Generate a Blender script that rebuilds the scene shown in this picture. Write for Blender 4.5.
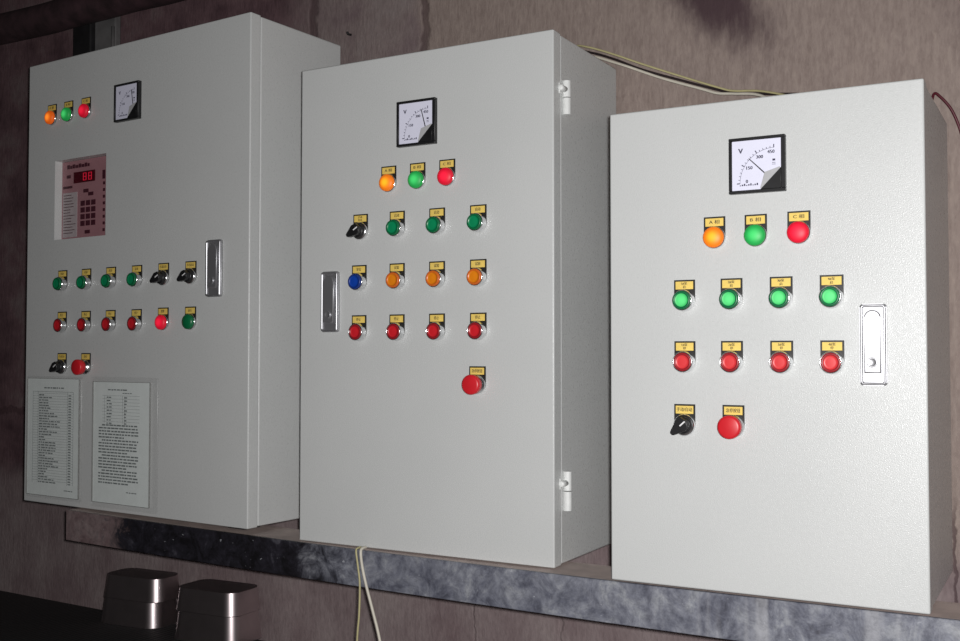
import bpy, bmesh, math, random
from mathutils import Vector, Matrix
random.seed(7)
scene = bpy.context.scene
COL = scene.collection
PI = math.pi
for o in list(bpy.data.objects):
    bpy.data.objects.remove(o, do_unlink=True)

# ------------------------------------------------------------------ camera, world, light, exposure
CAM = Vector((1.1998, -1.6153, 0.3076))
YAW, PITCH, ROLL = math.radians(31.7513), math.radians(1.7636), math.radians(0.0174)
cd = bpy.data.cameras.new('camera')
cd.sensor_width = 36.0
cd.lens = 1066.786 / 960 * 36.0
cd.clip_start = 0.02
cam = bpy.data.objects.new('camera', cd)
COL.objects.link(cam)
fwd = Vector((-math.sin(YAW) * math.cos(PITCH), math.cos(YAW) * math.cos(PITCH), math.sin(PITCH)))
cam.location = CAM
cam.rotation_euler = (fwd.to_track_quat('-Z', 'Y').to_matrix() @ Matrix.Rotation(ROLL, 3, 'Z')).to_euler()
scene.camera = cam

w = bpy.data.worlds.new('dim_room')
scene.world = w
w.use_nodes = True
w.node_tree.nodes['Background'].inputs[0].default_value = (0.85, 0.80, 0.80, 1)
w.node_tree.nodes['Background'].inputs[1].default_value = 0.014

# the camera's own flash, up and to the right of the lens
ld = bpy.data.lights.new('camera_flash', 'POINT')
ld.energy = 92
ld.shadow_soft_size = 0.014
ld.color = (1.0, 0.99, 0.985)
fl = bpy.data.objects.new('camera_flash', ld)
fl.location = CAM + Vector((0.019, 0.012, 0.016))
COL.objects.link(fl)

scene.view_settings.view_transform = 'Standard'
scene.view_settings.look = 'None'
scene.view_settings.gamma = 1.0
scene.view_settings.use_curve_mapping = False
scene.view_settings.exposure = 0.0


# ------------------------------------------------------------------ materials
def srgb(r, g, b):
    def f(c):
        c /= 255.0
        return c / 12.92 if c <= 0.04045 else ((c + 0.055) / 1.055) ** 2.4
    return (f(r), f(g), f(b), 1.0)


class NT:
    def __init__(s, name):
        s.m = bpy.data.materials.new(name)
        s.m.use_nodes = True
        s.t = s.m.node_tree
        s.b = s.t.nodes['Principled BSDF']
        s.out = s.t.nodes['Material Output']

    def n(s, kind, **kw):
        nd = s.t.nodes.new('ShaderNode' + kind)
        for k, v in kw.items():
            setattr(nd, k, v)
        return nd

    def l(s, a, b):
        s.t.links.new(a, b)

    def obj(s):
        return s.n('TexCoord').outputs['Object']

    def noise(s, scale, detail=4, rough=0.55, vec=None, stretch=None, dist=0.0):
        v = vec if vec is not None else s.obj()
        if stretch:
            mp = s.n('Mapping')
            mp.inputs['Scale'].default_value = stretch
            s.l(v, mp.inputs[0])
            v = mp.outputs[0]
        nd = s.n('TexNoise')
        nd.inputs['Scale'].default_value = scale
        nd.inputs['Detail'].default_value = detail
        nd.inputs['Roughness'].default_value = rough
        nd.inputs['Distortion'].default_value = dist
        s.l(v, nd.inputs['Vector'])
        return nd.outputs['Fac']

    def ramp(s, fac, stops):
        r = s.n('ValToRGB')
        el = r.color_ramp.elements
        while len(el) < len(stops):
            el.new(0.5)
        for e, (p, c) in zip(el, stops):
            e.position = p
            e.color = c
        s.l(fac, r.inputs[0])
        return r.outputs[0]

    def math(s, op, a, b=None, clamp=False):
        m = s.n('Math', operation=op, use_clamp=clamp)
        for i, x in enumerate((a, b)):
            if x is None:
                continue
            if isinstance(x, (int, float)):
                m.inputs[i].default_value = x
            else:
                s.l(x, m.inputs[i])
        return m.outputs[0]

    def maprange(s, v, a, b, c=0.0, d=1.0):
        m = s.n('MapRange')
        m.interpolation_type = 'SMOOTHSTEP'
        for k, x in zip((1, 2, 3, 4), (a, b, c, d)):
            m.inputs[k].default_value = x
        s.l(v, m.inputs[0])
        return m.outputs[0]

    def mix(s, fac, a, b, blend='MIX'):
        m = s.n('Mix', data_type='RGBA', blend_type=blend)
        for idx, x in ((0, fac), (6, a), (7, b)):
            if isinstance(x, (int, float)):
                m.inputs[idx].default_value = x
            elif isinstance(x, tuple):
                m.inputs[idx].default_value = x
            else:
                s.l(x, m.inputs[idx])
        return m.outputs[2]

    def bump(s, h, strength, dist=0.001, prev=None):
        b = s.n('Bump')
        b.inputs['Strength'].default_value = strength
        b.inputs['Distance'].default_value = dist
        s.l(h, b.inputs['Height'])
        if prev is not None:
            s.l(prev, b.inputs['Normal'])
        s.l(b.outputs[0], s.b.inputs['Normal'])
        return b.outputs[0]

    def set(s, **kw):
        for k, v in kw.items():
            s.b.inputs[k.replace('_', ' ')].default_value = v
        return s


def plain(name, col, rough=0.5, metal=0.0, var=0.06, nscale=60, bump=0.0, coat=0.0):
    t = NT(name)
    f = t.noise(nscale, 3)
    lo = tuple(c * (1 - var) for c in col[:3]) + (1,)
    hi = tuple(min(1, c * (1 + var)) for c in col[:3]) + (1,)
    t.l(t.ramp(f, [(0.3, lo), (0.7, hi)]), t.b.inputs['Base Color'])
    t.set(Roughness=rough, Metallic=metal)
    if coat:
        t.b.inputs['Coat Weight'].default_value = coat
        t.b.inputs['Coat Roughness'].default_value = 0.08
    if bump:
        t.bump(t.noise(nscale * 4, 2), bump, 0.0005)
    return t.m


def make_paint():
    t = NT('grey_powder_coat')
    big = t.noise(5, 3)
    t.l(t.ramp(big, [(0.3, (0.575, 0.586, 0.580, 1)), (0.7, (0.600, 0.609, 0.603, 1))]), t.b.inputs['Base Color'])
    r = t.noise(210, 2, 0.5)
    t.l(t.maprange(r, 0.3, 0.7, 0.26, 0.38), t.b.inputs['Roughness'])
    h = t.noise(720, 2, 0.6)
    t.bump(h, 0.40, 0.0009)
    t.b.inputs['Specular IOR Level'].default_value = 0.5
    return t.m


def make_wall():
    t = NT('rough_cement_wall')
    o = t.obj()
    sep = t.n('SeparateXYZ')
    t.l(o, sep.inputs[0])
    X, Z = sep.outputs[0], sep.outputs[2]
    wob = t.noise(9, 4, 0.6)
    wx = t.math('ADD', X, t.math('MULTIPLY', t.math('SUBTRACT', wob, 0.5), 0.05))
    wz = t.math('ADD', Z, t.math('MULTIPLY', t.math('SUBTRACT', wob, 0.5), 0.03))
    # brown plaster with vertical streaks on the right
    streak = t.noise(46, 6, 0.66, stretch=(2.2, 1, 0.5))
    fine = t.noise(120, 4, 0.6, stretch=(1.6, 1, 0.6))
    plaster = t.ramp(streak, [(0.25, srgb(136, 121, 114)), (0.55, srgb(148, 133, 126)), (0.8, srgb(156, 141, 132))])
    # greyer cement blocks to the left of the seam, a redder tone further left
    cl = t.noise(7, 6, 0.62)
    cement = t.ramp(cl, [(0.3, srgb(112, 94, 98)), (0.5, srgb(132, 118, 116)), (0.72, srgb(142, 132, 130))])
    red = t.ramp(t.noise(11, 5, 0.6), [(0.3, srgb(72, 50, 56)), (0.55, srgb(104, 80, 84)), (0.75, srgb(118, 104, 104))])
    c = t.mix(t.maprange(wx, 0.035, 0.075), cement, plaster)
    c = t.mix(t.maprange(wx, -0.32, -0.16), red, c)
    low = t.ramp(t.noise(8, 5, 0.62, stretch=(1.3, 1, 0.8)), [(0.3, srgb(116, 98, 100)), (0.6, srgb(140, 126, 126)), (0.8, srgb(152, 140, 138))])
    c = t.mix(t.maprange(wz, 0.05, -0.02), c, low)
    sp = t.ramp(fine, [(0.36, (0.84, 0.82, 0.82, 1)), (0.55, (1, 1, 1, 1)), (0.75, (1.12, 1.12, 1.1, 1))])
    c = t.mix(0.8, c, sp, 'MULTIPLY')
    # mortar seams
    hgt = t.math('ADD', t.math('MULTIPLY', fine, 0.6), streak)
    jitter = t.math('MULTIPLY', t.math('SUBTRACT', t.noise(28, 3), 0.5), 0.022)
    for axis, pos, wd, amt, lim in ((X, -0.217, 0.014, 0.6, -4), (X, 0.059, 0.012, 0.62, -4), (X, 0.345, 0.0045, 0.0, -1),
                                    (X, 0.972, 0.003, 0.7, -3), (Z, 0.166, 0.012, 0.55, -2), (X, 0.17, 0.0025, 0.3, -1), (X, -0.86, 0.01, 0.5, -4)):
        d = t.math('ABSOLUTE', t.math('ADD', t.math('SUBTRACT', axis, pos), jitter))
        m = t.maprange(d, wd, wd * 0.35)
        if lim == -1:
            m = t.math('MULTIPLY', m, t.maprange(Z, 0.0, -0.02))
        if lim == -4:
            m = t.math('MULTIPLY', m, t.maprange(Z, 0.3, 0.5))
        if lim == -3:
            m = t.math('MULTIPLY', m, t.maprange(Z, 0.12, 0.05))
        if lim == -2:
            m = t.math('MULTIPLY', m, t.maprange(X, -0.5, -0.6))
        c = t.mix(t.math('MULTIPLY', m, amt), c, srgb(66, 44, 48))
        hgt = t.math('SUBTRACT', hgt, t.math('MULTIPLY', m, 1.2))
    # dark blotch above the right cabinet and one at the far right
    for cx, cz, ang, la, lb, amt in ((0.622, 0.880, 44, 0.150, 0.066, 0.95), (1.08, 0.88, 60, 0.26, 0.16, 0.6)):
        mp = t.n('Mapping', vector_type='TEXTURE')
        mp.inputs['Location'].default_value = (cx, 0.03, cz)
        mp.inputs['Rotation'].default_value = (0, math.radians(ang), 0)
        mp.inputs['Scale'].default_value = (la, 10, lb)
        t.l(o, mp.inputs[0])
        ln = t.n('VectorMath', operation='LENGTH')
        t.l(mp.outputs[0], ln.inputs[0])
        dd = t.math('ADD', ln.outputs['Value'], t.math('MULTIPLY', t.math('SUBTRACT', t.noise(30, 5, 0.65, stretch=(1.8, 1, 0.6)), 0.5), 0.9))
        m = t.math('MULTIPLY', t.maprange(dd, 1.15, 0.25), amt)
        c = t.mix(m, c, srgb(66, 46, 52))
    t.l(c, t.b.inputs['Base Color'])
    t.set(Roughness=0.82)
    t.bump(hgt, 0.45, 0.004)
    return t.m


def make_beam():
    t = NT('mottled_galvanised_steel')
    o = t.obj()
    sep = t.n('SeparateXYZ')
    t.l(o, sep.inputs[0])
    a = t.noise(24, 7, 0.72, dist=0.6)
    b = t.noise(85, 5, 0.7)
    zinc = t.ramp(a, [(0.30, srgb(60, 60, 70)), (0.43, srgb(94, 96, 108)), (0.55, srgb(122, 124, 134)), (0.72, srgb(160, 162, 166))])
    soot = t.ramp(a, [(0.40, srgb(18, 16, 20)), (0.58, srgb(40, 38, 46)), (0.75, srgb(92, 90, 98))])
    rust = t.ramp(a, [(0.3, srgb(104, 84, 86)), (0.55, srgb(128, 112, 112)), (0.75, srgb(142, 130, 128))])
    wx = t.math('ADD', sep.outputs[0], t.math('MULTIPLY', t.math('SUBTRACT', a, 0.5), 0.30))
    c = t.mix(t.maprange(wx, -0.36, -0.20), soot, zinc)
    c = t.mix(t.maprange(wx, -0.76, -0.83), c, rust)
    pale = t.noise(9, 3, 0.6, stretch=(2.2, 1, 0.12))
    right = t.math('MULTIPLY', t.maprange(pale, 0.5, 0.62), t.maprange(sep.outputs[0], 0.25, 0.4))
    c = t.mix(t.math('MULTIPLY', right, 0.5), c, srgb(172, 172, 176))
    c = t.mix(0.8, c, t.ramp(b, [(0.3, (0.55, 0.55, 0.57, 1)), (0.52, (1, 1, 1, 1)), (0.8, (1.35, 1.35, 1.35, 1))]), 'MULTIPLY')
    spk = t.noise(105, 2, 0.6, stretch=(0.8, 1, 1.2))
    c = t.mix(t.math('MULTIPLY', t.maprange(spk, 0.68, 0.76), 0.6), c, srgb(186, 188, 194))
    t.l(c, t.b.inputs['Base Color'])
    t.set(Roughness=0.5)
    t.bump(b, 0.35, 0.002)
    return t.m


def make_glow(name, col, inner, strength, radius):
    """coloured lens lit by a bulb behind its centre"""
    t = NT(name)
    o = t.obj()
    mp = t.n('Mapping')
    mp.inputs['Scale'].default_value = (1, 0, 1)
    t.l(o, mp.inputs[0])
    ln = t.n('VectorMath', operation='LENGTH')
    t.l(mp.outputs[0], ln.inputs[0])
    f = t.maprange(ln.outputs['Value'], 0.0, radius)
    c = t.mix(f, inner, col)
    t.l(c, t.b.inputs['Emission Color'])
    t.l(t.maprange(ln.outputs['Value'], radius * 0.25, radius, strength, strength * 0.3), t.b.inputs['Emission Strength'])
    t.set(Base_Color=col, Roughness=0.5)
    return t.m


M = {}
M['paint'] = make_paint()
M['wall'] = make_wall()
M['beam'] = make_beam()
M['lit_flange'] = plain('painted_lit_brown_steel', srgb(190, 174, 168), 0.7, 0, 0.15, 30, 0.2)  # brownish steel, with light on the flange top painted into its tone
M['gap'] = plain('dark_rubber_seal', (0.02, 0.02, 0.022, 1), 0.8)
M['chrome'] = plain('chrome', (0.78, 0.79, 0.80, 1), 0.2, 1.0, 0.03, 40)
M['handle'] = plain('satin_chrome', (0.50, 0.50, 0.52, 1), 0.36, 0.82, 0.05, 30)
M['handle_bright'] = plain('polished_pale_metal', (0.50, 0.50, 0.52, 1), 0.42, 0.85, 0.04, 30)
M['white_metal'] = plain('white_painted_metal', (0.74, 0.75, 0.74, 1), 0.4)
M['black'] = plain('black_plastic', (0.012, 0.012, 0.013, 1), 0.38, 0, 0.2)
M['plate'] = plain('black_name_plate', (0.016, 0.015, 0.014, 1), 0.45)
M['yellow'] = plain('yellow_label', srgb(236, 204, 104), 0.6)
M['ink'] = plain('black_ink', (0.05, 0.035, 0.02, 1), 0.7)
M['dial'] = plain('white_dial', srgb(226, 226, 244), 0.5, 0, 0.02)
M['dial_ink'] = plain('dial_ink', srgb(66, 64, 84), 0.7)
M['fold'] = plain('grey_cover_edge', srgb(178, 178, 180), 0.5)
M['green'] = plain('green_plastic', srgb(12, 138, 88), 0.35)
M['green_dark'] = plain('dark_green_plastic', srgb(10, 104, 62), 0.35)
M['red'] = plain('red_plastic', srgb(208, 34, 44), 0.38)
M['red_soft'] = plain('pale_red_plastic', srgb(222, 58, 62), 0.38)
M['red_ring'] = plain('dark_red_plastic', srgb(150, 30, 38), 0.35)
M['orange'] = plain('orange_plastic', srgb(232, 134, 22), 0.35)
M['orange_ring'] = plain('deep_orange_plastic', srgb(212, 104, 32), 0.35)
M['blue'] = plain('blue_plastic', srgb(18, 66, 168), 0.35)
M['blue_ring'] = plain('dark_blue_plastic', srgb(22, 52, 128), 0.35)
M['white'] = plain('white_plastic', (0.8, 0.8, 0.8, 1), 0.5)
M['glow_yellow'] = make_glow('lit_amber_lens', (0.90, 0.20, 0.008, 1), (1.0, 0.58, 0.02, 1), 0.75, 0.0125)
M['glow_orange'] = make_glow('lit_orange_lens', (0.85, 0.13, 0.008, 1), (1.0, 0.30, 0.03, 1), 0.8, 0.0125)
M['glow_green'] = make_glow('lit_green_lens', (0.015, 0.36, 0.07, 1), (0.10, 0.85, 0.22, 1), 0.55, 0.0135)
M['glow_red'] = make_glow('lit_red_lens', (0.70, 0.006, 0.03, 1), (1.0, 0.02, 0.06, 1), 0.6, 0.0135)
M['glow_button'] = make_glow('lit_green_button', (0.05, 0.50, 0.13, 1), (0.16, 0.9, 0.3, 1), 0.42, 0.012)
M['steel'] = plain('stainless_steel', (0.62, 0.54, 0.55, 1), 0.36, 1.0, 0.1, 14)
M['pipe'] = plain('sooty_pipe', srgb(56, 38, 42), 0.75, 0, 0.6, 22, 0.8)
M['soot'] = plain('black_sooty_steel', srgb(22, 20, 22), 0.7, 0, 0.5, 30)
M['strip'] = plain('grey_steel_strip', srgb(116, 114, 114), 0.5, 0.2, 0.25, 18, 0.3)
M['wire_yellow'] = plain('yellow_green_insulation', srgb(184, 176, 132), 0.5)
M['wire_white'] = plain('off_white_insulation', srgb(206, 200, 186), 0.5)
M['wire_black'] = plain('dark_insulation', srgb(40, 30, 32), 0.5)
M['wire_red'] = plain('red_insulation', srgb(84, 22, 36), 0.5)
M['paper'] = plain('white_paper', srgb(222, 228, 226), 0.7, 0, 0.03)
M['weld'] = plain('welded_film_edge', srgb(128, 128, 126), 0.3)
M['print'] = plain('grey_print', srgb(118, 124, 124), 0.8)
M['print_bold'] = plain('dark_print', srgb(48, 54, 56), 0.8)
M['panel'] = plain('pinkish_panel_film', srgb(160, 116, 122), 0.5, 0, 0.04)
M['panel_grey'] = plain('grey_panel_film', srgb(176, 164, 166), 0.5, 0, 0.04)
M['panel_dark'] = plain('maroon_key_film', srgb(70, 28, 40), 0.5)
M['display'] = plain('dark_red_display_window', (0.07, 0.004, 0.010, 1), 0.3)
M['floor'] = plain('cement_floor', srgb(96, 88, 86), 0.8, 0, 0.2, 6, 0.3)
t = NT('red_led_digits')
t.set(Base_Color=(0.3, 0.005, 0.02, 1), Emission_Color=(1, 0.02, 0.06, 1), Emission_Strength=0.28)
M['led'] = t.m
t = NT('black_ribbed_rubber')
wv = t.n('TexWave')
wv.inputs['Scale'].default_value = 26
wv.inputs['Distortion'].default_value = 1.0
t.l(t.obj(), wv.inputs['Vector'])
t.l(t.ramp(wv.outputs['Fac'], [(0.2, (0.006, 0.005, 0.006, 1)), (0.9, (0.022, 0.02, 0.02, 1))]), t.b.inputs['Base Color'])
t.set(Roughness=0.7)
t.bump(wv.outputs['Fac'], 0.6, 0.004)
M['rubber'] = t.m
t = NT('clear_plastic_film')
tr = t.n('BsdfTransparent')
tr.inputs[0].default_value = (1, 1, 1, 1)
gl = t.n('BsdfGlossy')
gl.inputs['Roughness'].default_value = 0.22
bm_ = t.n('Bump')
bm_.inputs['Strength'].default_value = 0.3
bm_.inputs['Distance'].default_value = 0.004
t.l(t.noise(22, 2), bm_.inputs['Height'])
t.l(bm_.outputs[0], gl.inputs['Normal'])
mx = t.n('MixShader')
mx.inputs[0].default_value = 0.035
t.l(tr.outputs[0], mx.inputs[1])
t.l(gl.outputs[0], mx.inputs[2])
t.l(mx.outputs[0], t.out.inputs[0])
M['film'] = t.m


# ------------------------------------------------------------------ mesh helpers
class MB:
    """collects shapes into one mesh; thing space: x right, y into the wall, z up"""
    def __init__(s):
        s.bm = bmesh.new()
        s.mats = []

    def mi(s, m):
        if m not in s.mats:
            s.mats.append(m)
        return s.mats.index(m)

    def _paint(s, faces, m, smooth=False):
        i = s.mi(m)
        for f in faces:
            f.material_index = i
            f.smooth = smooth

    def box(s, x0, x1, y0, y1, z0, z1, m, bev=0.0, seg=2):
        r = bmesh.ops.create_cube(s.bm, size=1.0)
        vs = r['verts']
        for v in vs:
            v.co = Vector((x0 + (v.co.x + .5) * (x1 - x0), y0 + (v.co.y + .5) * (y1 - y0), z0 + (v.co.z + .5) * (z1 - z0)))
        faces = set(f for v in vs for f in v.link_faces)
        s._paint(faces, m)
        if bev:
            es = list(set(e for v in vs for e in v.link_edges))
            rb = bmesh.ops.bevel(s.bm, geom=es, offset=bev, segments=seg, profile=0.5, affect='EDGES')
            s._paint(rb['faces'], m, True)
        return s

    def prism(s, pts, y0, y1, m, bev=0.0, seg=2):
        """outline in x,z extruded from y0 (front) back to y1"""
        fv = [s.bm.verts.new((x, y0, z)) for x, z in pts]
        bv = [s.bm.verts.new((x, y1, z)) for x, z in pts]
        n = len(pts)
        fs = [s.bm.faces.new(fv), s.bm.faces.new(bv[::-1])]
        sides = []
        for i in range(n):
            j = (i + 1) % n
            sides.append(s.bm.faces.new((fv[i], bv[i], bv[j], fv[j])))
        s._paint(fs, m)
        s._paint(sides, m, n > 10)
        if bev:
            es = [e for e in fs[0].edges]
            rb = bmesh.ops.bevel(s.bm, geom=es, offset=bev, segments=seg, profile=0.5, affect='EDGES')
            s._paint(rb['faces'], m, True)
        return s

    def lathe(s, prof, m, cx=0.0, cz=0.0, n=36, mats=None):
        """profile of (radius, y) turned about the y axis; mats gives one material per band"""
        rings = []
        for r, y in prof:
            if r < 1e-6:
                rings.append([s.bm.verts.new((cx, y, cz))])
            else:
                rings.append([s.bm.verts.new((cx + r * math.cos(2 * PI * k / n), y, cz + r * math.sin(2 * PI * k / n))) for k in range(n)])
        for i in range(len(rings) - 1):
            a, b = rings[i], rings[i + 1]
            mm = mats[i] if mats else m
            fs = []
            for k in range(n):
                j = (k + 1) % n
                q = [a[k % len(a)], a[j % len(a)], b[j % len(b)], b[k % len(b)]]
                u = []
                for v in q:
                    if v not in u:
                        u.append(v)
                if len(u) > 2:
                    fs.append(s.bm.faces.new(u))
            s._paint(fs, mm, True)
        return s

    def tube(s, pts, r, m, n=10, sub=8):
        P = [Vector(p) for p in pts]
        path = []
        for i in range(len(P) - 1):
            p0, p1, p2, p3 = P[max(i - 1, 0)], P[i], P[i + 1], P[min(i + 2, len(P) - 1)]
            for k in range(sub):
                u = k / sub
                path.append(0.5 * ((2 * p1) + (p2 - p0) * u + (2 * p0 - 5 * p1 + 4 * p2 - p3) * u * u + (3 * p1 - p0 - 3 * p2 + p3) * u ** 3))
        path.append(P[-1])
        rings = []
        up = None
        for i, p in enumerate(path):
            d = (path[min(i + 1, len(path) - 1)] - path[max(i - 1, 0)]).normalized()
            if up is None:
                up = d.orthogonal().normalized()
            up = (up - d * up.dot(d)).normalized()
            sd = d.cross(up)
            rings.append([s.bm.verts.new(p + r * (math.cos(2 * PI * k / n) * up + math.sin(2 * PI * k / n) * sd)) for k in range(n)])
        fs = []
        for a, b in zip(rings, rings[1:]):
            for k in range(n):
                fs.append(s.bm.faces.new((a[k], a[(k + 1) % n], b[(k + 1) % n], b[k])))
        s._paint(fs, m, True)
        s._paint([s.bm.faces.new(rings[0][::-1]), s.bm.faces.new(rings[-1])], m)
        return s

    def text(s, body, x, z, y, size, m, align='CENTER', width=None):
        """flat printed lettering facing -y"""
        key = body
        if key not in TEXT:
            cu = bpy.data.curves.new('lettering', 'FONT')
            cu.body = body
            cu.align_x = 'CENTER'
            cu.align_y = 'CENTER'
            cu.resolution_u = 2
            ob = bpy.data.objects.new('lettering', cu)
            COL.objects.link(ob)
            dg = bpy.context.evaluated_depsgraph_get()
            ev = ob.evaluated_get(dg)
            me = ev.to_mesh()
            TEXT[key] = ([v.co.copy() for v in me.vertices], [list(p.vertices) for p in me.polygons])
            ev.to_mesh_clear()
            bpy.data.objects.remove(ob)
            bpy.data.curves.remove(cu)
        vs, ps = TEXT[key]
        if not vs:
            return s
        x0 = min(v.x for v in vs); x1 = max(v.x for v in vs)
        sx = size if width is None else width / (x1 - x0)
        cx = (x0 + x1) / 2
        nv = [s.bm.verts.new((x + (v.x - cx) * sx, y, z + v.y * size)) for v in vs]
        fs = []
        for p in ps:
            try:
                fs.append(s.bm.faces.new([nv[i] for i in p]))
            except ValueError:
                pass
        s._paint(fs, m)
        return s

    def mesh(s, name, fix=True):
        if fix:
            bmesh.ops.recalc_face_normals(s.bm, faces=s.bm.faces)
        me = bpy.data.meshes.new(name)
        s.bm.to_mesh(me)
        s.bm.free()
        for m in s.mats:
            me.materials.append(M[m])
        return me

    def build(s, name, parent=None, loc=(0, 0, 0), label=None):
        return link(s.mesh(name), name, parent, loc, label)


TEXT = {}


def link(me, name, parent=None, loc=(0, 0, 0), label=None, rot=None):
    o = bpy.data.objects.new(name, me)
    COL.objects.link(o)
    o.location = loc
    if rot:
        o.rotation_euler = rot
    if parent:
        o.parent = parent
    if label:
        o['label'] = label
    return o


def tag(o, label, cat, group=None, kind=None):
    o['label'] = label
    o['category'] = cat
    if group:
        o['group'] = group
    if kind:
        o['kind'] = kind
    return o


def empty(name, loc, rz=0.0):
    o = bpy.data.objects.new(name, None)
    o.empty_display_size = 0.05
    COL.objects.link(o)
    o.location = loc
    o.rotation_euler = (0, 0, rz)
    return o


def rrect(x0, x1, z0, z1, r, n=6):
    pts = []
    for cx, cz, a in ((x1 - r, z1 - r, 0), (x0 + r, z1 - r, 90), (x0 + r, z0 + r, 180), (x1 - r, z0 + r, 270)):
        for k in range(n + 1):
            t_ = math.radians(a + 90 * k / n)
            pts.append((cx + r * math.cos(t_), cz + r * math.sin(t_)))
    return pts


# ------------------------------------------------------------------ the setting
def structure(o):
    o['kind'] = 'structure'
    return o


structure(MB().box(-3.2, 3.2, 0.03, 0.18, -1.1, 1.9, 'wall').build('wall_back'))
structure(MB().box(-3.2, 3.2, -3.4, 0.18, -1.2, -1.1, 'floor').build('floor'))

# ------------------------------------------------------------------ steel beam carrying the cabinets
def beam_top(x):
    """the angle is bent a few millimetres along its length"""
    return -0.0065 + 0.0085 * ((x - 0.35) / 0.94) ** 2


beam = empty('steel_beam', (0.35, -0.262, -0.0065))
tag(beam, 'mottled grey galvanised steel angle beam running under the three cabinets', 'beam')


def beam_sweep(sec, m):
    mb = MB()
    xs = [-0.586 + k * (2.0 / 30) for k in range(31)]
    rings = [[mb.bm.verts.new((x - 0.35, y, z + beam_top(x) + 0.0065)) for y, z in sec] for x in xs]
    n = len(sec)
    fs = [mb.bm.faces.new((a[k], a[(k + 1) % n], b[(k + 1) % n], b[k])) for a, b in zip(rings, rings[1:]) for k in range(n)]
    fs += [mb.bm.faces.new(rings[0][::-1]), mb.bm.faces.new(rings[-1])]
    mb._paint(fs, m)
    return mb


beam_sweep([(0.0008, 0.0), (0.0, -0.0008), (0.0, -0.0570), (0.0008, -0.0578), (0.006, -0.0578), (0.006, 0.0)], 'beam').build('front_flange', beam)
beam_sweep([(0.006, 0.0), (0.096, 0.0), (0.096, -0.006), (0.006, -0.006)], 'lit_flange').build('top_flange', beam)
for bx in (-0.45, 0.30, 1.20):
    zt = beam_top(bx) + 0.0065 - 0.0085
    MB().box(bx - .35, bx - .31, 0.094, 0.292, zt - 0.04, zt, 'beam', 0.001).build('wall_bracket', beam)

# ------------------------------------------------------------------ shared control meshes (origin at the control's centre on the door)
PW, PH = 0.0285, 0.0405
RB = PW / 2


def plate_mesh(lines, hcut=0.0):
    mb = MB()
    top = PH - RB
    pts = [(-RB, top), (-RB, 0.0)]
    for k in range(1, 18):
        a = PI + PI * k / 18
        pts.append((RB * math.cos(a), RB * math.sin(a)))
    pts += [(RB, 0.0), (RB, top)]
    mb.prism(pts, -0.0016, -0.0001, 'plate', 0.0004, 1)
    mb.box(-RB + .0024, RB - .0022, -0.0022, -0.0015, top - .0125, top - .0022, 'yellow')
    n = len(lines)
    for i, tx in enumerate(lines):
        zc = top - .00735 + ((n - 1) / 2 - i) * .0046
        for dx in (-.00014, .00014):
            mb.text(tx, dx, zc, -0.0024 - dx * .2, .0042 if n > 1 else .0058, 'ink', width=min(.021, .0046 * max(2, len(tx))) if n == 1 else None)
    return mb.mesh('nameplate')


PLATES = {}
DROP = 0.0011


def plate(lines, parent):
    k = tuple(lines)
    if k not in PLATES:
        PLATES[k] = plate_mesh(lines)
    return link(PLATES[k], 'nameplate', parent, (0, 0, DROP))


def collar_mesh():
    r = 0.0138
    return MB().lathe([(0.0143, -0.0016), (0.0143, -0.0035), (r, -0.0052), (r, -0.0105), (0.0132, -0.0122), (0.0123, -0.0125), (0.0121, -0.0090), (0.0, -0.0090)], 'chrome').mesh('push_button')


def cap_mesh(c, ring, dz):
    return MB().lathe([(0.0121, -0.0072), (0.0121, -0.0126 + dz), (0.0114, -0.0134 + dz), (0.0092, -0.0134 + dz), (0.0088, -0.0126 + dz), (0.006, -0.0128 + dz), (0.0, -0.0129 + dz)],
                      c, mats=[ring, ring, ring, ring, c, c]).mesh('button_cap')


def lens_mesh(c):
    prof = [(0.0136, -0.0044), (0.0137, -0.0078)]
    for k in range(1, 8):
        a = PI / 2 * k / 8
        prof.append((0.0137 * math.cos(a), -0.0078 - 0.0060 * math.sin(a)))
    prof.append((0, -0.0138))
    return MB().lathe(prof, c).mesh('lamp_lens')


COLLAR = collar_mesh()
LAMPBASE = MB().lathe([(0.0145, -0.0016), (0.0145, -0.0036), (0.0135, -0.0046), (0.0, -0.0046)], 'chrome').mesh('indicator_lamp')
SELBASE = MB().lathe([(0.0144, -0.0016), (0.0144, -0.0042), (0.0130, -0.0066), (0.0, -0.0066)], 'chrome').mesh('selector_switch')
ESTBASE = MB().lathe([(0.0142, -0.0016), (0.0142, -0.0044), (0.0110, -0.0060), (0.0105, -0.0100), (0.0, -0.0100)], 'chrome').mesh('emergency_stop_button')
ESTHEAD = MB().lathe([(0.0095, -0.0098), (0.0132, -0.0108), (0.0146, -0.0130), (0.0152, -0.0200), (0.0150, -0.0225), (0.0138, -0.0240), (0.0115, -0.0247), (0.0, -0.0252)], 'red').mesh('mushroom_head')
CAPS = {}
for nm, (c, ring) in {'green': ('green', 'green_dark'), 'red': ('red', 'red_ring'), 'red_pale': ('red_soft', 'red_ring'), 'orange': ('orange', 'orange_ring'), 'blue': ('blue', 'blue_ring'),
                      'green_lit': ('glow_button', 'green_dark')}.items():
    CAPS[nm] = cap_mesh(c, ring, 0.0004 if 'red' in nm else -0.0026)
LENS = {k: lens_mesh(v) for k, v in {'amber': 'glow_yellow', 'green': 'glow_green', 'red': 'glow_red', 'dull_green': 'green_dark', 'deep_amber': 'glow_orange'}.items()}


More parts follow.
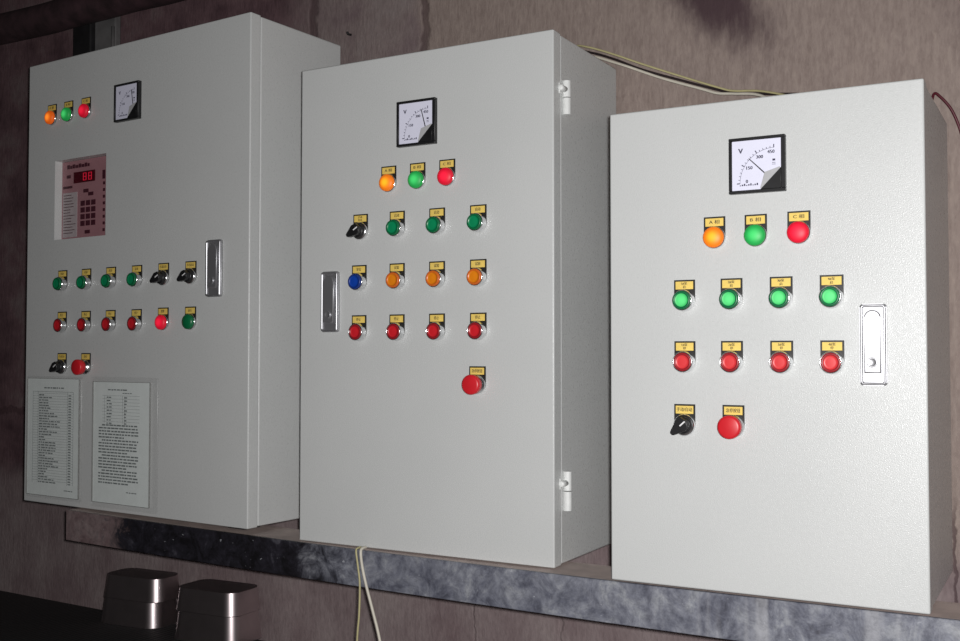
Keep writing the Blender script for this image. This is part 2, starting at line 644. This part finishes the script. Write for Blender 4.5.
def knob_mesh():
    mb = MB()
    mb.lathe([(0.0118, -0.0060), (0.0116, -0.0105), (0.0104, -0.0120), (0.0, -0.0122)], 'black')
    # pointer grip: a tapered wing that runs past the rim
    hw = 0.0042
    mb.prism([(-0.0080, 0.0070), (-0.0092, 0.0), (-0.0034, -0.0150), (-0.0018, -0.0168), (0.0018, -0.0168), (0.0034, -0.0150), (0.0092, 0.0), (0.0080, 0.0070), (0, 0.0105)], -0.0205, -0.0115, 'black', 0.0010, 2)
    mb.box(-0.0009, 0.0009, -0.0209, -0.0203, -0.0005, 0.0085, 'white')
    return mb.mesh('selector_knob')


KNOB = knob_mesh()


def push_button(root, u, v, cap, lines, label=None):
    p = link(COLLAR, 'push_button', root, (u, 0, v))
    link(CAPS[cap], 'button_cap', p, label=label)
    plate(lines, p)
    return p


def lamp(root, u, v, lens, lines, label):
    p = link(LAMPBASE, 'indicator_lamp', root, (u, 0, v))
    link(LENS[lens], 'lamp_lens', p, label=label)
    plate(lines, p)
    return p


def selector(root, u, v, ang, lines):
    p = link(SELBASE, 'selector_switch', root, (u, 0, v))
    link(KNOB, 'selector_knob', p, label='black pointer knob with white line', rot=(0, math.radians(ang), 0))
    plate(lines, p)
    return p


def estop(root, u, v, lines):
    p = link(ESTBASE, 'emergency_stop_button', root, (u, 0, v))
    link(ESTHEAD, 'mushroom_head', p, label='red mushroom head')
    plate(lines, p)
    return p


# ------------------------------------------------------------------ voltmeter
def voltmeter(root, u0, v0, S, volts, fullscale=True):
    """u0,v0 lower-left corner; S side"""
    mb = MB()
    fr = 0.055 * S
    for a in ((0, S, 0, fr), (0, S, S - fr, S), (0, fr, fr, S - fr), (S - fr * 1.3, S, fr, S - fr)):
        mb.box(a[0], a[1], -0.0085, -0.0002, a[2], a[3], 'black', 0.0006, 1)
    mb.box(fr * .5, S - fr * .5, -0.0030, -0.0002, fr * .5, S - fr * .5, 'black')
    p = mb.build('voltmeter', root, (u0, 0, v0))
    d = MB()
    d.box(fr, S - fr, -0.0060, -0.0028, fr, S - fr, 'dial')
    cx, cz, R = 0.80 * S, 0.18 * S, 0.60 * S
    yy = -0.0063

    def arcq(a0, a1, r0, r1):
        q = [(r0, a0), (r1, a0), (r1, a1), (r0, a1)]
        vs = [d.bm.verts.new((cx + r * math.cos(a), yy, cz + r * math.sin(a))) for r, a in q]
        d._paint([d.bm.faces.new(vs)], 'dial_ink')
    N = 30
    for k in range(N):
        arcq(PI - PI / 2 * k / N, PI - PI / 2 * (k + 1) / N, R, R + 0.006 * S)
    for k in range(16):
        a = PI - PI / 2 * k / 15
        da = 0.008 if k % 5 else 0.014
        arcq(a - da, a + da, R, R + (0.035 if k % 5 else 0.06) * S)
    for k, tx in enumerate(('0', '150', '300', '450')):
        a = PI - PI / 2 * k / 3
        rr = R - 0.10 * S
        for dx in (-0.004, 0.004):
            d.text(tx, cx + rr * math.cos(a) * (1.0 if k else 0.96) + (dx - (0.05 if k == 3 else 0)) * S, cz + rr * math.sin(a) + (0.03 if k in (0, 3) else 0.02) * S, yy - dx * 0.01, 0.085 * S, 'dial_ink')
    for dx in (-0.006, 0.006):
        d.text('V', (0.21 + dx) * S, 0.76 * S, yy - dx * 0.01, 0.13 * S, 'dial_ink')
    for zc, wd, hh in ((0.565, 0.05, 0.035), (0.515, 0.06, 0.008), (0.485, 0.06, 0.008)):
        d.box((0.80 - wd / 2) * S, (0.80 + wd / 2) * S, yy - .0001, yy + .0002, (zc - hh / 2) * S, (zc + hh / 2) * S, 'dial_ink')
    for k in range(9):
        x = 0.19 + 0.038 * k
        d.box(x * S, (x + 0.024) * S, yy - .0001, yy + .0002, 0.135 * S, (0.15 + 0.012 * (k % 3)) * S, 'dial_ink')
    d.build('meter_dial', p, label='white voltmeter dial with printed scale')
    a = PI - PI / 2 * volts / 450
    n = MB()
    ux, uz = math.cos(a), math.sin(a)
    px, pz = -uz, ux
    r0, r1, h = 0.05 * S, 0.625 * S, 0.0075 * S
    n.prism([(cx + ux * r0 + px * h * 1.6, cz + uz * r0 + pz * h * 1.6), (cx + ux * r1 + px * h, cz + uz * r1 + pz * h), (cx + ux * r1 - px * h, cz + uz * r1 - pz * h), (cx + ux * r0 - px * h * 1.6, cz + uz * r0 - pz * h * 1.6)],
            -0.0069, -0.0064, 'black')
    n.build('meter_needle', p, label='thin black needle')
    c = MB()
    e = S - fr * 1.25
    c.prism([(0.57 * S, fr), (e, fr), (e, 0.42 * S)], -0.0090, -0.0071, 'black', 0.0003, 1)
    c.prism([(0.64 * S, 0.355 * S), (0.56 * S, 0.075 * S), (0.60 * S, fr * 1.05), (e, 0.40 * S), (e - .002, 0.435 * S)], -0.0078, -0.0070, 'fold')
    c.build('corner_cover', p, label='black triangular corner cover with grey edge')
    return p


# ------------------------------------------------------------------ lock handle
def lock_handle(root, u0, u1, v0, v1, mat, flip=False):
    W, Hh = u1 - u0, v1 - v0
    mb = MB()
    mb.prism(rrect(0, W, 0, Hh, 0.004), -0.0040, -0.0002, mat, 0.0012, 2)
    # raised rim
    ri = 0.0034
    o_ = rrect(0.0008, W - 0.0008, 0.0008, Hh - 0.0008, 0.0036)
    i_ = rrect(ri, W - ri, ri, Hh - ri, 0.0022)
    n = len(o_)
    ov = [mb.bm.verts.new((x, -0.0040, z)) for x, z in o_]
    ot = [mb.bm.verts.new((x, -0.0068, z)) for x, z in rrect(0.0014, W - 0.0014, 0.0014, Hh - 0.0014, 0.0034)]
    it = [mb.bm.verts.new((x, -0.0068, z)) for x, z in i_]
    ib = [mb.bm.verts.new((x, -0.0038, z)) for x, z in rrect(ri + .0006, W - ri - .0006, ri + .0006, Hh - ri - .0006, 0.002)]
    for a, b in ((ov, ot), (ot, it), (it, ib)):
        mb._paint([mb.bm.faces.new((a[k], a[(k + 1) % n], b[(k + 1) % n], b[k])) for k in range(n)], mat, True)
    p = mb.build('lock_handle', root, (u0, 0, v0), label='metal swing lock handle in a rounded plate')
    lv = MB()
    x0, x1 = W * 0.18, W * 0.80
    r = (x1 - x0) / 2
    zt = Hh * 0.925 - r
    pts = [(x0, Hh * 0.155), (x1, Hh * 0.155)] + [((x0 + x1) / 2 + r * math.cos(PI * k / 12), zt + r * math.sin(PI * k / 12)) for k in range(13)]
    lv.prism(pts, -0.0082, -0.0038, mat, 0.0014, 2)
    lv.build('handle_lever', p)
    MB().lathe([(0.0062, -0.0080), (0.0062, -0.0098), (0.0054, -0.0104), (0.0046, -0.0098), (0.0, -0.0098)], mat, W * 0.48, Hh * 0.285, 24).build('lock_barrel', p)
    return p


# ------------------------------------------------------------------ cabinet shell
def cabinet(loc, yaw, W, Hh, D, TD, label, hole=None, hinge=None):
    root = empty('control_cabinet', loc, yaw)
    tag(root, label, 'control cabinet')
    MB().box(0.0015, W - 0.0012, TD + 0.0012, D, 0.0015, Hh - 0.0015, 'paint', 0.003, 3).build('cabinet_body', root)
    MB().box(0.006, W - 0.006, TD - 0.001, TD + 0.002, 0.006, Hh - 0.006, 'gap').build('door_seal', root)
    mb = MB()
    if not hole:
        mb.box(0, W, 0, TD, 0, Hh, 'paint', 0.0022, 3)
    else:
        a, b, c, d = hole
        us, vs = (0, a, b, W), (0, c, d, Hh)
        g = {}
        for yi, y in enumerate((0, TD)):
            for i, u in enumerate(us):
                for j, v in enumerate(vs):
                    g[i, j, yi] = mb.bm.verts.new((u, y, v))
        fs = []
        for yi in (0, 1):
            for i in range(3):
                for j in range(3):
                    if (i, j) == (1, 1):
                        continue
                    fs.append(mb.bm.faces.new((g[i, j, yi], g[i + 1, j, yi], g[i + 1, j + 1, yi], g[i, j + 1, yi])))
        for k in range(3):
            for q in (((k, 0), (k + 1, 0)), ((k, 3), (k + 1, 3)), ((0, k), (0, k + 1)), ((3, k), (3, k + 1))):
                fs.append(mb.bm.faces.new((g[q[0] + (0,)], g[q[1] + (0,)], g[q[1] + (1,)], g[q[0] + (1,)])))
        for q in (((1, 1), (2, 1)), ((2, 1), (2, 2)), ((2, 2), (1, 2)), ((1, 2), (1, 1))):
            fs.append(mb.bm.faces.new((g[q[0] + (0,)], g[q[1] + (0,)], g[q[1] + (1,)], g[q[0] + (1,)])))
        mb._paint(fs, 'paint')
        bmesh.ops.recalc_face_normals(mb.bm, faces=mb.bm.faces)
        out = set(g[i, j, y] for i in range(4) for j in range(4) for y in (0, 1) if i in (0, 3) or j in (0, 3))
        es = [e for e in mb.bm.edges if e.verts[0] in out and e.verts[1] in out and len(e.link_faces) == 2 and e.calc_face_angle() > 1.0]
        rb = bmesh.ops.bevel(mb.bm, geom=es, offset=0.0022, segments=3, profile=0.5, affect='EDGES')
        mb._paint(rb['faces'], 'paint', True)
    mb.build('cabinet_door', root)
    zb = loc[2]
    for fx in (0.04, W - 0.08):
        zz = max(beam_top(loc[0] + fx), beam_top(loc[0] + fx + .04)) - zb + 0.0002
        if loc[0] + fx > -0.57:
            MB().box(fx, fx + 0.04, 0.03, 0.07, zz, 0.003, 'soot').build('mounting_foot', root)
    if hinge:
        for (z0, z1) in hinge:
            zm = (z0 + z1) / 2
            h = MB()
            h.box(W - 0.004, W + 0.0012, 0.018, 0.036, zm + 0.004, zm + 0.020, 'white_metal', 0.0008, 1)
            for a, b in ((z0, zm - .0008), (zm + .0008, z1)):
                r = bmesh.ops.create_cone(h.bm, cap_ends=True, segments=18, radius1=0.0062, radius2=0.0062, depth=b - a)
                for v in r['verts']:
                    v.co += Vector((W + 0.0035, 0.0385, (a + b) / 2))
                h._paint(set(f for v in r['verts'] for f in v.link_faces), 'white_metal')
            h.lathe([(0, 0.0165), (0.0035, 0.0165), (0.0045, 0.0175), (0.0045, 0.034), (0, 0.034)], 'white_metal', W + 0.003, zm + 0.012, 14)
            h.build('door_hinge', root, label='white barrel hinge on the side edge')
    return root


# ---- left cabinet
Y1 = math.radians(-1.97)
c1 = cabinet((-0.7585, -0.2344, 0.0047), Y1, 0.6475, 0.8995, 0.2388, 0.0245,
             'largest grey control cabinet at the left, with a recessed keypad and two printed sheets', hole=(0.0918, 0.2545, 0.5318, 0.6920))
CV = PH - RB
V = lambda top: top - CV - DROP
lamp(c1, 0.0814, V(.809), 'deep_amber', ['A 相'], 'glowing amber lens')
lamp(c1, 0.1354, V(.809), 'green', ['B 相'], 'glowing green lens')
lamp(c1, 0.1915, V(.809), 'red', ['C 相'], 'glowing red lens')
us = (0.1228, 0.1988, 0.2743, 0.3509, 0.4262, 0.5000)
for u in us[:4]:
    push_button(c1, u, V(.4690), 'green', ['启动'], 'green button cap')
for u in us[4:]:
    selector(c1, u, V(.4696), 62, ['手动自动'])
for u in us[:4]:
    push_button(c1, u, V(.3860), 'red', ['停止'], 'red button cap')
lamp(c1, us[4], V(.3872), 'red', ['故障'], 'bright lit red lens')
lamp(c1, us[5], V(.3872), 'dull_green', ['运行'], 'unlit green lens')
selector(c1, 0.1240, V(.3032), 58, ['手动自动'])
estop(c1, 0.2000, V(.3032), ['急停'])
voltmeter(c1, 0.2864, 0.7466, 0.072, 400)
lock_handle(c1, 0.5435, 0.5815, 0.4030, 0.5045, 'handle')

# recessed controller
mb = MB()
pa, pb, pc, pd = 0.0924, 0.2540, 0.5324, 0.6914
mb.box(pa, pb, 0.0165, 0.0228, pc, pd, 'panel')
PWD, PHD = pb - pa, pd - pc
Q = lambda fx, fy: (pa + fx * PWD * 0.868, pd - fy * PHD)


def prect(b, fx0, fx1, fy0, fy1, m, y0=0.0158, y1=0.0166):
    x0, z1 = Q(fx0, fy0)
    x1, z0 = Q(fx1, fy1)
    b.box(x0, x1, y0, y1, z0, z1, m)


prect(mb, 0.03, 0.36, 0.40, 0.97, 'panel_grey')
rr = random.Random(3)
for k in range(14):
    fy = 0.43 + k * 0.037
    prect(mb, 0.05, 0.05 + rr.uniform(0.15, 0.28), fy, fy + 0.008, 'panel_dark', 0.0154, 0.0160)
x = 0.12
for k in range(8):
    wd = rr.uniform(0.04, 0.065)
    prect(mb, x, x + wd, 0.045 + 0.012 * (k % 2), 0.095, 'panel_dark')
    x += wd + 0.012
prect(mb, 0.11, 0.20, 0.175, 0.215, 'panel_dark')
prect(mb, 0.03, 0.24, 0.315, 0.345, 'panel_dark')
prect(mb, 0.925, 0.985, 0.17, 0.28, 'panel_dark')
for k in range(8):
    prect(mb, 0.94, 0.985, 0.315 + 0.083 * k, 0.352 + 0.083 * k, 'panel_dark')
ctl = mb.build('keypad_controller', c1, label='pinkish keypad panel set behind the door')
for fx in (0.49, 0.61, 0.73):
    for fy in (0.555, 0.64, 0.725, 0.81):
        b = MB()
        prect(b, fx - 0.045, fx + 0.045, fy - 0.032, fy + 0.032, 'panel_dark', 0.0152, 0.0166)
        b.build('keypad_key', ctl, label='dark maroon key')
for fx, fy in ((0.60, 0.92), (0.56, 0.40), (0.67, 0.445)):
    b = MB()
    prect(b, fx - 0.055, fx + 0.055, fy - 0.022, fy + 0.022, 'panel_dark', 0.0152, 0.0166)
    b.build('keypad_key', ctl, label='dark maroon key')
b = MB()
prect(b, 0.28, 0.76, 0.15, 0.29, 'display', 0.0150, 0.0166)
for k in range(2):
    fx = 0.50 + 0.12 * k
    for (a0, a1, b0, b1) in ((0, .075, .172, .180), (0, .075, .216, .224), (0, .075, .260, .268), (0, .014, .172, .268), (.061, .075, .172, .268)):
        prect(b, fx + a0, fx + a1, b0, b1, 'led', 0.0146, 0.0152)
b.build('led_display', ctl, label='dark window with glowing red digits')


# ---- middle cabinet
Y2 = math.radians(2.06)
c2 = cabinet((0.0011, -0.2515, -0.0042), Y2, 0.4715, 0.7895, 0.2450, 0.0248,
             'middle grey control cabinet with white side hinges and its lock handle on the left', hinge=((0.6690, 0.7200), (0.0790, 0.1370)))
off = 0.0
lamp(c2, 0.1794, V(.6115) + off, 'amber', ['A 相'], 'glowing amber lens')
lamp(c2, 0.2345, V(.6120) + off, 'green', ['B 相'], 'glowing green lens')
lamp(c2, 0.2891, V(.6126) + off, 'red', ['C 相'], 'glowing red lens')
selector(c2, 0.1243, V(.5377) + off, 58, ['手动', '自动'])
us = (0.1220, 0.1960, 0.2708, 0.3446)
for u in us[1:]:
    push_button(c2, u, V(.5381) + off, 'green', ['启动'], 'green button cap')
push_button(c2, us[0], V(.4549) + off, 'blue', ['复位'], 'blue button cap')
for u in us[1:]:
    push_button(c2, u, V(.4549) + off, 'orange', ['试验'], 'orange button cap')
for u in us:
    push_button(c2, u, V(.3736) + off, 'red', ['停止'], 'red button cap')
estop(c2, 0.3433, V(.2922) + off, ['急停按钮'])
voltmeter(c2, 0.1988, 0.6389 + off, 0.072, 372)
lock_handle(c2, 0.0472, 0.0820, 0.3466, 0.4466, 'handle')

# ---- right cabinet
Y3 = math.radians(2.57)
c3 = cabinet((0.5813, -0.2757, -0.0006), Y3, 0.4035, 0.6382, 0.2778, 0.0250,
             'smallest grey control cabinet at the right, with a pale lock handle on its right')
lamp(c3, 0.1471, V(.4870), 'amber', ['A 相'], 'glowing amber lens')
lamp(c3, 0.2011, V(.4868), 'green', ['B 相'], 'glowing green lens')
lamp(c3, 0.2555, V(.4876), 'red', ['C 相'], 'glowing red lens')
us = (0.1060, 0.1690, 0.2327, 0.2946)
for i, u in enumerate(us):
    push_button(c3, u, V(.4056), 'green_lit', ['%d#泵' % (i + 1), '启'], 'bright green button cap')
for i, u in enumerate(us):
    push_button(c3, u, V(.3244), 'red_pale', ['%d#泵' % (i + 1), '停'], 'pale red button cap')
selector(c3, 0.1053, V(.2412), 48, ['手动/自动'])
estop(c3, 0.1704, V(.2415), ['急停按钮'])
voltmeter(c3, 0.1685, 0.5139, 0.072, 224)
lock_handle(c3, 0.3275, 0.3590, 0.2690, 0.3685, 'handle_bright')


# ------------------------------------------------------------------ printed sheets in plastic sleeves on the left door
def door_point(u, y, v):
    return (-0.7585 + u * math.cos(Y1) - y * math.sin(Y1), -0.2344 + u * math.sin(Y1) + y * math.cos(Y1), 0.0047 + v)


def sheet(u0, v0, W, Hh, label, kind, sl):
    root = empty('instruction_sheet', door_point(u0, -0.0002, v0), Y1)
    tag(root, label, 'notice', 'printed sheets on the left cabinet')
    p = MB()
    p.box(0, W, -0.0012, -0.0006, 0, Hh, 'paper')
    y = -0.0014
    r = random.Random(11 + kind)

    def ln(x0, x1, z, h=0.0007, m='print'):
        p.box(x0, x1, y, -0.0011, z, z + h, m)

    def words(x0, x1, z, h):
        x = x0
        while x < x1 - 0.004:
            e = min(x + r.uniform(0.004, 0.013), x1)
            p.box(x, e, y, -0.0011, z + r.uniform(0, .0004), z + h, 'print')
            x = e + r.uniform(0.0012, 0.0026)
    if kind == 0:
        words(0.32 * W, 0.70 * W, Hh - 0.020, 0.0028)
        ln(0.10 * W, 0.88 * W, Hh - 0.0265)
        n = 34
        for k in range(n):
            z = Hh - 0.030 - k * (Hh - 0.054) / n
            ln(0.10 * W, 0.88 * W, z, 0.0004)
            words(0.22 * W, (0.22 + r.uniform(0.12, 0.42)) * W, z - 0.0042, 0.0026)
            p.box(0.79 * W, 0.84 * W, y, -0.0011, z - 0.0042, z - 0.0020, 'print')
        for fx in (0.10, 0.20, 0.77, 0.88):
            p.box(fx * W, fx * W + 0.0006, y, -0.0011, 0.024, Hh - 0.0265, 'print')
        words(0.72 * W, 0.88 * W, 0.012, 0.002)
    else:
        words(0.26 * W, 0.62 * W, Hh - 0.016, 0.0026)
        words(0.52 * W, 0.68 * W, Hh - 0.022, 0.002)
        for k in range(9):
            z = Hh - 0.026 - k * 0.0062
            ln(0.16 * W, 0.82 * W, z, 0.0004)
            words(0.24 * W, 0.33 * W, z - 0.0045, 0.0026)
            words(0.55 * W, 0.60 * W, z - 0.0045, 0.0026)
        for fx in (0.20, 0.52, 0.56):
            p.box(fx * W, fx * W + 0.0005, y, -0.0011, Hh - 0.078, Hh - 0.026, 'print')
        z = Hh - 0.084
        k = 0
        while z > 0.036:
            words(0.10 * W if k % 5 else 0.16 * W, (0.80 if k % 5 != 4 else r.uniform(.45, .7)) * W, z, 0.0030)
            z -= 0.0058
            k += 1
        words(0.60 * W, 0.78 * W, 0.022, 0.0022)
    p.build('printed_page', root)
    s = MB()
    a, b_, c, d = sl
    s.prism(rrect(-a, W + b_, -c, Hh + d, 0.004, 4), -0.0028, -0.0002, 'film', 0.0009, 2)
    for q in ((-.0006, 0, 0, Hh), (W, W + .0008, 0, Hh), (0, W, Hh, Hh + .0007), (0, W, -.0007, 0)):
        s.box(q[0], q[1], -0.0036, -0.0008, q[2], q[3], 'weld')
    s.build('plastic_sleeve', root, label='clear plastic sleeve')
    return root


sheet(0.0130, 0.0165, 0.170, 0.2350, 'printed sheet with one long ruled table, left of the two on the cabinet door', 0, (0.004, 0.008, 0.006, 0.005))
sheet(0.2262, 0.0165, 0.1672, 0.2310, 'printed sheet with a small table over paragraphs, right of the two on the cabinet door', 1, (0.004, 0.022, 0.010, 0.010))

# ------------------------------------------------------------------ wires
def wire(name, pts, r, m, label, group=None):
    o = MB().tube(pts, r, m).build(name)
    return tag(o, label, 'wire', group)


G = 'wires hanging along the wall between the cabinets'
T2 = 0.7853
wire('wire', [(0.330, 0.018, .79), (0.345, 0.018, .82), (0.385, 0.008, .832), (0.4150, 0.0, .8245), (0.4588, 0.002, .807), (0.5089, 0.004, .784), (0.578, 0.004, .7535), (0.644, 0.0, .725), (0.668, -0.004, .7165), (0.715, -0.018, .7070), (0.775, -0.045, .683), (0.815, -0.065, .655), (0.825, -0.072, .6395)], 0.0017, 'wire_yellow',
     'yellow wire sagging along the wall from the middle cabinet, uppermost of the three')
wire('wire', [(0.322, 0.021, .78), (0.340, 0.021, .805), (0.385, 0.017, .824), (0.4150, 0.012, .8180), (0.4588, 0.010, .800), (0.5089, 0.012, .7755), (0.578, 0.012, .748), (0.644, 0.009, .7225), (0.668, 0.005, .7145), (0.72, -0.002, .7055), (0.80, -0.028, .688), (0.85, -0.045, .664), (0.868, -0.055, .6398)], 0.0019, 'wire_black',
     'dark wire sagging along the wall and over the top of the right cabinet')
wire('wire', [(0.350, 0.022, .77), (0.362, 0.021, .79), (0.405, 0.010, .8120), (0.4642, 0.004, .7915), (0.5437, 0.003, .7555), (0.6113, 0.001, .7285), (0.640, -0.001, .717), (0.6682, -0.006, .7115), (0.715, -0.026, .699), (0.760, -0.055, .668), (0.775, -0.070, .6400)], 0.0022, 'wire_white',
     'off white wire sagging lowest along the wall beside the middle cabinet')
wire('wire', [(0.947, 0.022, 0.60), (0.950, 0.018, .655), (0.9555, 0.008, .677), (0.9647, 0.006, .671), (0.9775, 0.008, .6535), (0.9863, 0.012, .631), (0.992, 0.016, .605), (0.996, 0.02, .56)], 0.0019, 'wire_red',
     'dark red wire curving out behind the right cabinet')
yb = -0.2646
wire('wire', [(0.1295, -0.2495, -0.0037), (0.1310, -0.2575, -0.0035), (0.1319, yb, -0.007), (0.1355, yb, -0.030), (0.1395, yb, -0.0587), (0.1384, yb, -0.1065), (0.1346, yb, -0.1479), (0.130, yb, -0.26), (0.125, -0.25, -0.42)], 0.0016, 'wire_yellow',
     'thin yellow wire hanging under the middle cabinet across the beam', 'wires hanging below the beam')
wire('wire', [(0.1400, -0.2505, -0.0028), (0.1410, -0.2580, -0.0027), (0.1419, yb - .001, -0.007), (0.1450, yb - .001, -0.030), (0.1530, yb - .001, -0.0587), (0.1665, yb - .001, -0.098), (0.1810, yb - .001, -0.1440), (0.205, yb, -0.25), (0.22, -0.25, -0.42)], 0.0024, 'wire_white',
     'thicker white wire slanting down from under the middle cabinet', 'wires hanging below the beam')

# ------------------------------------------------------------------ overhead pipe and flat strips behind the left cabinet
pp = MB()
pts = [(-2.6 + 0.1 * k, -0.018 + random.uniform(-.002, .002), 1.106 + random.uniform(-.003, .003)) for k in range(32)]
pp.tube(pts, 0.036, 'pipe', 20, 4)
tag(pp.build('overhead_pipe'), 'dark sooty pipe running along the top of the wall at upper left', 'pipe')
s_ = MB()
s_.box(-0.868, -0.795, 0.012, 0.0298, 0.45, 1.09, 'strip', 0.004, 2)
s_.tube([(-0.800, 0.010, 0.46), (-0.800, 0.010, 0.8), (-0.800, 0.010, 1.06)], 0.004, 'strip', 8, 2)
tag(s_.build('steel_strip'), 'grey upright steel strip on the wall behind the left cabinet', 'strip')
tag(MB().box(-0.936, -0.872, 0.004, 0.0298, 0.45, 1.09, 'soot', 0.004, 2).build('black_slab'), 'black upright slab on the wall beside the grey strip', 'duct')  # plain black slab left of the grey strip

nl = MB()
nl.tube([(0, 0.006, 0), (0, -0.006, -0.001), (0, -0.008, 0.003)], 0.0024, 'soot', 8, 3)
nail = nl.build('wall_nail', None, (-0.119, 0.027, 0.938))
tag(nail, 'small black nail in the wall between the left and middle cabinets', 'nail')

# ------------------------------------------------------------------ bench with steel boxes
br = empty('workbench', (-0.9, -0.30, -1.1))
tag(br, 'black bench with ribbed top at the lower left under the steel boxes', 'bench')
ZT = -0.2565
MB().box(-0.9, 0.72, -0.25, 0.262, 0.80, ZT + 1.1, 'rubber', 0.004, 2).build('bench_top', br)
for lx in (-0.85, 0.66):
    for ly in (-0.20, 0.20):
        MB().box(lx, lx + 0.04, ly, ly + 0.04, 0.0, 0.802, 'soot').build('bench_leg', br)


def steel_box(x, y, z, rz, W, D, Hh, label):
    """rounded deep-drawn box with sides that spread towards the base; origin at its front right lower corner"""
    mb = MB()
    o = rrect(-W, 0, 0, D, 0.026, 10)
    bot = [mb.bm.verts.new((a, b, 0)) for a, b in o]
    tp = 0.0055
    top = [mb.bm.verts.new((a, b, Hh)) for a, b in rrect(-W + tp, -tp, tp, D - tp, 0.024, 10)]
    n = len(o)
    sd = [mb.bm.faces.new((bot[k], bot[(k + 1) % n], top[(k + 1) % n], top[k])) for k in range(n)]
    cp = [mb.bm.faces.new(top), mb.bm.faces.new(bot[::-1])]
    mb._paint(sd, 'steel', True)
    mb._paint(cp, 'steel')
    rb = bmesh.ops.bevel(mb.bm, geom=[e for f in cp for e in f.edges], offset=0.0045, segments=3, profile=0.5, affect='EDGES')
    mb._paint(rb['faces'], 'steel', True)
    root = mb.build('steel_box', None, (x, y, z))
    root.rotation_euler = (0, 0, rz)
    tag(root, label, 'box', 'stacked steel boxes on the bench')
    return root


RL, RR = math.radians(6.5), math.radians(5.0)
steel_box(-0.5170, -0.1020, ZT, RL, 0.158, 0.090, 0.0530, 'lower left shiny steel box on the black bench')
steel_box(-0.5110, -0.1000, ZT + 0.0532, RL, 0.158, 0.088, 0.0475, 'upper left shiny steel box, on top of the left stack')
steel_box(-0.2830, -0.1150, ZT, RR, 0.160, 0.104, 0.0560, 'lower right shiny steel box on the black bench')
steel_box(-0.2860, -0.1130, ZT + 0.0562, RR, 0.157, 0.101, 0.0450, 'upper right shiny steel box, with its flat top in view')
